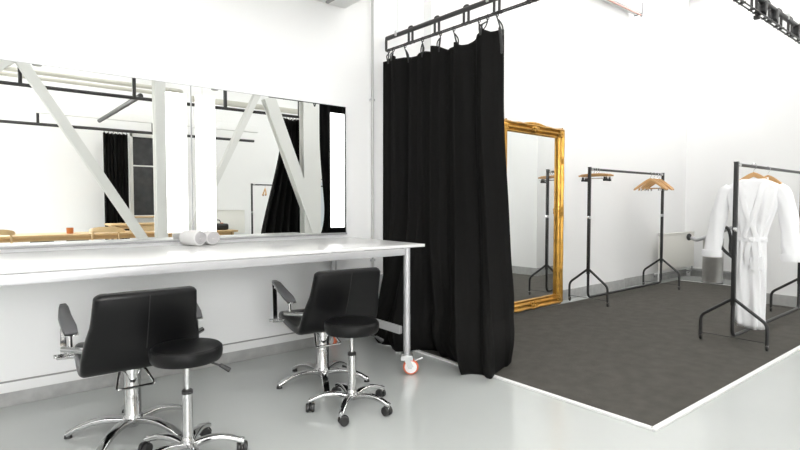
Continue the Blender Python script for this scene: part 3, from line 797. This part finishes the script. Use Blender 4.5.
for z in (.02, .72, 1.42): b.box((0, 0, z), (.6, .05, .06), .006)
b.build('wooden_frame', M['oak'], t); MB().box((0, -.005, .72), (.5, .02, 1.4)).build('panel', M['grey'], t, flat=True)
t = thing('hand_dryer', 'white wall dispenser seen beside the dark curtain edge in the lit mirror', 'dispenser', (7.68, YB, 2.0))  # paper towel dispenser
MB().box((0, .09, .17), (.26, .18, .30), .05).build('body', M['white'], t); MB().box((0, .09, .005), (.24, .16, .04), .01).build('base', M['grey'], t)
t = struct(MB().box((7.78, YB+.025, .99), (.30, .03, 1.9), .004).build('door_1', M['pale']))

# tables, chairs and small things behind the camera, reflected
def oak_table(label, loc, w, d, h):
    t = thing('wooden_table', label, 'table', loc)
    MB().box((0, 0, h-.018), (w, d, .036), .006).build('tabletop', M['oak'], t)
    MB().box((0, 0, h-.07), (w-.2, d-.16, .06), .004).build('apron', M['oak'], t)
    for sx in (-1, 1):
        for sy in (-1, 1): MB().cyl((sx*(w/2-.07), sy*(d/2-.06), 0), (sx*(w/2-.09), sy*(d/2-.08), h-.036), .02, .03, 12).build('leg', M['oak'], t)
    return t
oak_table('long pale wooden table seen along the bottom of the left lit mirror', (1.1, -2.2, 0), 3.6, .8, .80)
oak_table('pale wooden table near the dark window, seen in the left lit mirror', (2.75, -3.65, 0), 1.3, .7, .90)
oak_table('small pale wooden table under the black bag, seen in the right lit mirror', (3.78, -2.2, 0), .66, .6, .78)
def oak_chair(label, loc, rz, grp='pale wooden chairs seen in the mirror'):
    t = thing('wooden_chair', label, 'chair', loc, rz, grp)
    MB().box((0, 0, .45), (.44, .42, .035), .015).build('seat', M['oak'], t)
    pts = [V((.26*math.sin(a), .02-.25*math.cos(a), .84+.05*math.cos(a))) for a in [R(-85+17*k) for k in range(11)]]
    MB().sweep(pts, lambda i, tt: rrect(.085-.05*abs(2*tt-1)**2, .022, .008, 3), up=(0, 0, 1)).build('backrest', M['oak'], t)
    for sx in (-1, 1):
        MB().cyl((sx*.20, .19, 0), (sx*.18, .17, .44), .013, .018, 10).build('leg', M['oak'], t)
        MB().cyl((sx*.21, -.20, 0), (sx*.19, -.13, .86), .013, .016, 10).build('leg', M['oak'], t)
    return t
c0 = oak_chair('pale wooden chair with curved back at the far left edge of the left lit mirror', (.22, -1.5, 0), R(172))
dup(c0, (1.72, -1.52, 0), R(200), 'pale wooden chair with curved back mirrored below the foot of the slanting brace')
dup(c0, (2.30, -1.50, 0), R(165), 'pale wooden chair with curved back mirrored just left of the glowing panel')
dup(c0, (2.85, -1.55, 0), R(185), 'pale wooden chair with curved back mirrored beside the white column')
for x, lab in ((.95, 'low dark green stool mirrored left of the orange pot'), (1.5, 'low dark green stool mirrored under the orange pot')):
    t = thing('low_stool', lab, 'stool', (x, -3.1, 0), 0, 'dark green stools seen in the mirror')
    MB().lathe([(0, .58), (.17, .58), (.18, .60), (.18, .64), (.16, .66), (0, .665)]).build('seat', M['green'], t)
    for k in range(4):
        a = PI/4+k*PI/2; MB().cyl((.18*math.cos(a), .18*math.sin(a), 0), (.13*math.cos(a), .13*math.sin(a), .585), .012, .014, 8).build('leg', M['steelblack'], t)
b = MB().lathe([(0, 0), (.045, 0), (.05, .01), (.054, .10), (.049, .10), (.045, .02), (0, .015)], (0, 0, 0)).build('pot', M['orangecup'])
b.location = (1.26, -2.1, .80); tag(b, 'small orange pot on the long wooden table, seen in the left mirror', 'pot')
t = thing('bag', 'black soft bag lying on the small wooden table, seen in the right mirror', 'bag', (3.75, -2.2, .78))
MB().box((0, 0, .065), (.48, .28, .13), .05, seg=4).build('body', M['plastic'], t)
MB().tube(fillet([(-.12, 0, .12), (-.10, 0, .20), (.10, 0, .20), (.12, 0, .12)], .06), .01, 8).build('handle', M['plastic'], t)
MB().box((.12, .05, .135), (.05, .05, .02), .006).build('buckle', M['orangecup'], t)
rr = thing('wall_radiator', 'pale radiator on the back wall, seen in the lit mirror beside the far rack', 'radiator', (5.05, YB+.08, .55))
radpanel(rr, .9, .58)
zb2 = (RH-.02)*1.015
shoulder_hanger('wooden hanger on the rack seen only in the lit mirror', (5.2, -3.0, zb2), R(15), None)

# ================================================================ camera, world, view
cam = bpy.data.cameras.new('camera'); co = bpy.data.objects.new('camera', cam); C.objects.link(co)
cam.sensor_width = 36; cam.lens = 524.4/800*36; cam.clip_start = .02
co.location = (0, 0, 1.3); co.rotation_euler = (R(90-2.293), 0, R(50.866-90))
sc = bpy.context.scene; sc.camera = co
w = bpy.data.worlds.new('world'); sc.world = w; w.use_nodes = True
w.node_tree.nodes['Background'].inputs[0].default_value = (1, 1, 1, 1); w.node_tree.nodes['Background'].inputs[1].default_value = .3
sc.view_settings.view_transform = 'Standard'; sc.view_settings.look = 'None'; sc.view_settings.gamma = 1
sc.view_settings.use_curve_mapping = False; sc.view_settings.exposure = -0.33
cy = sc.cycles
cy.use_denoising = True; cy.max_bounces = 10; cy.diffuse_bounces = 6; cy.glossy_bounces = 6
cy.caustics_reflective = False; cy.sample_clamp_indirect = 6
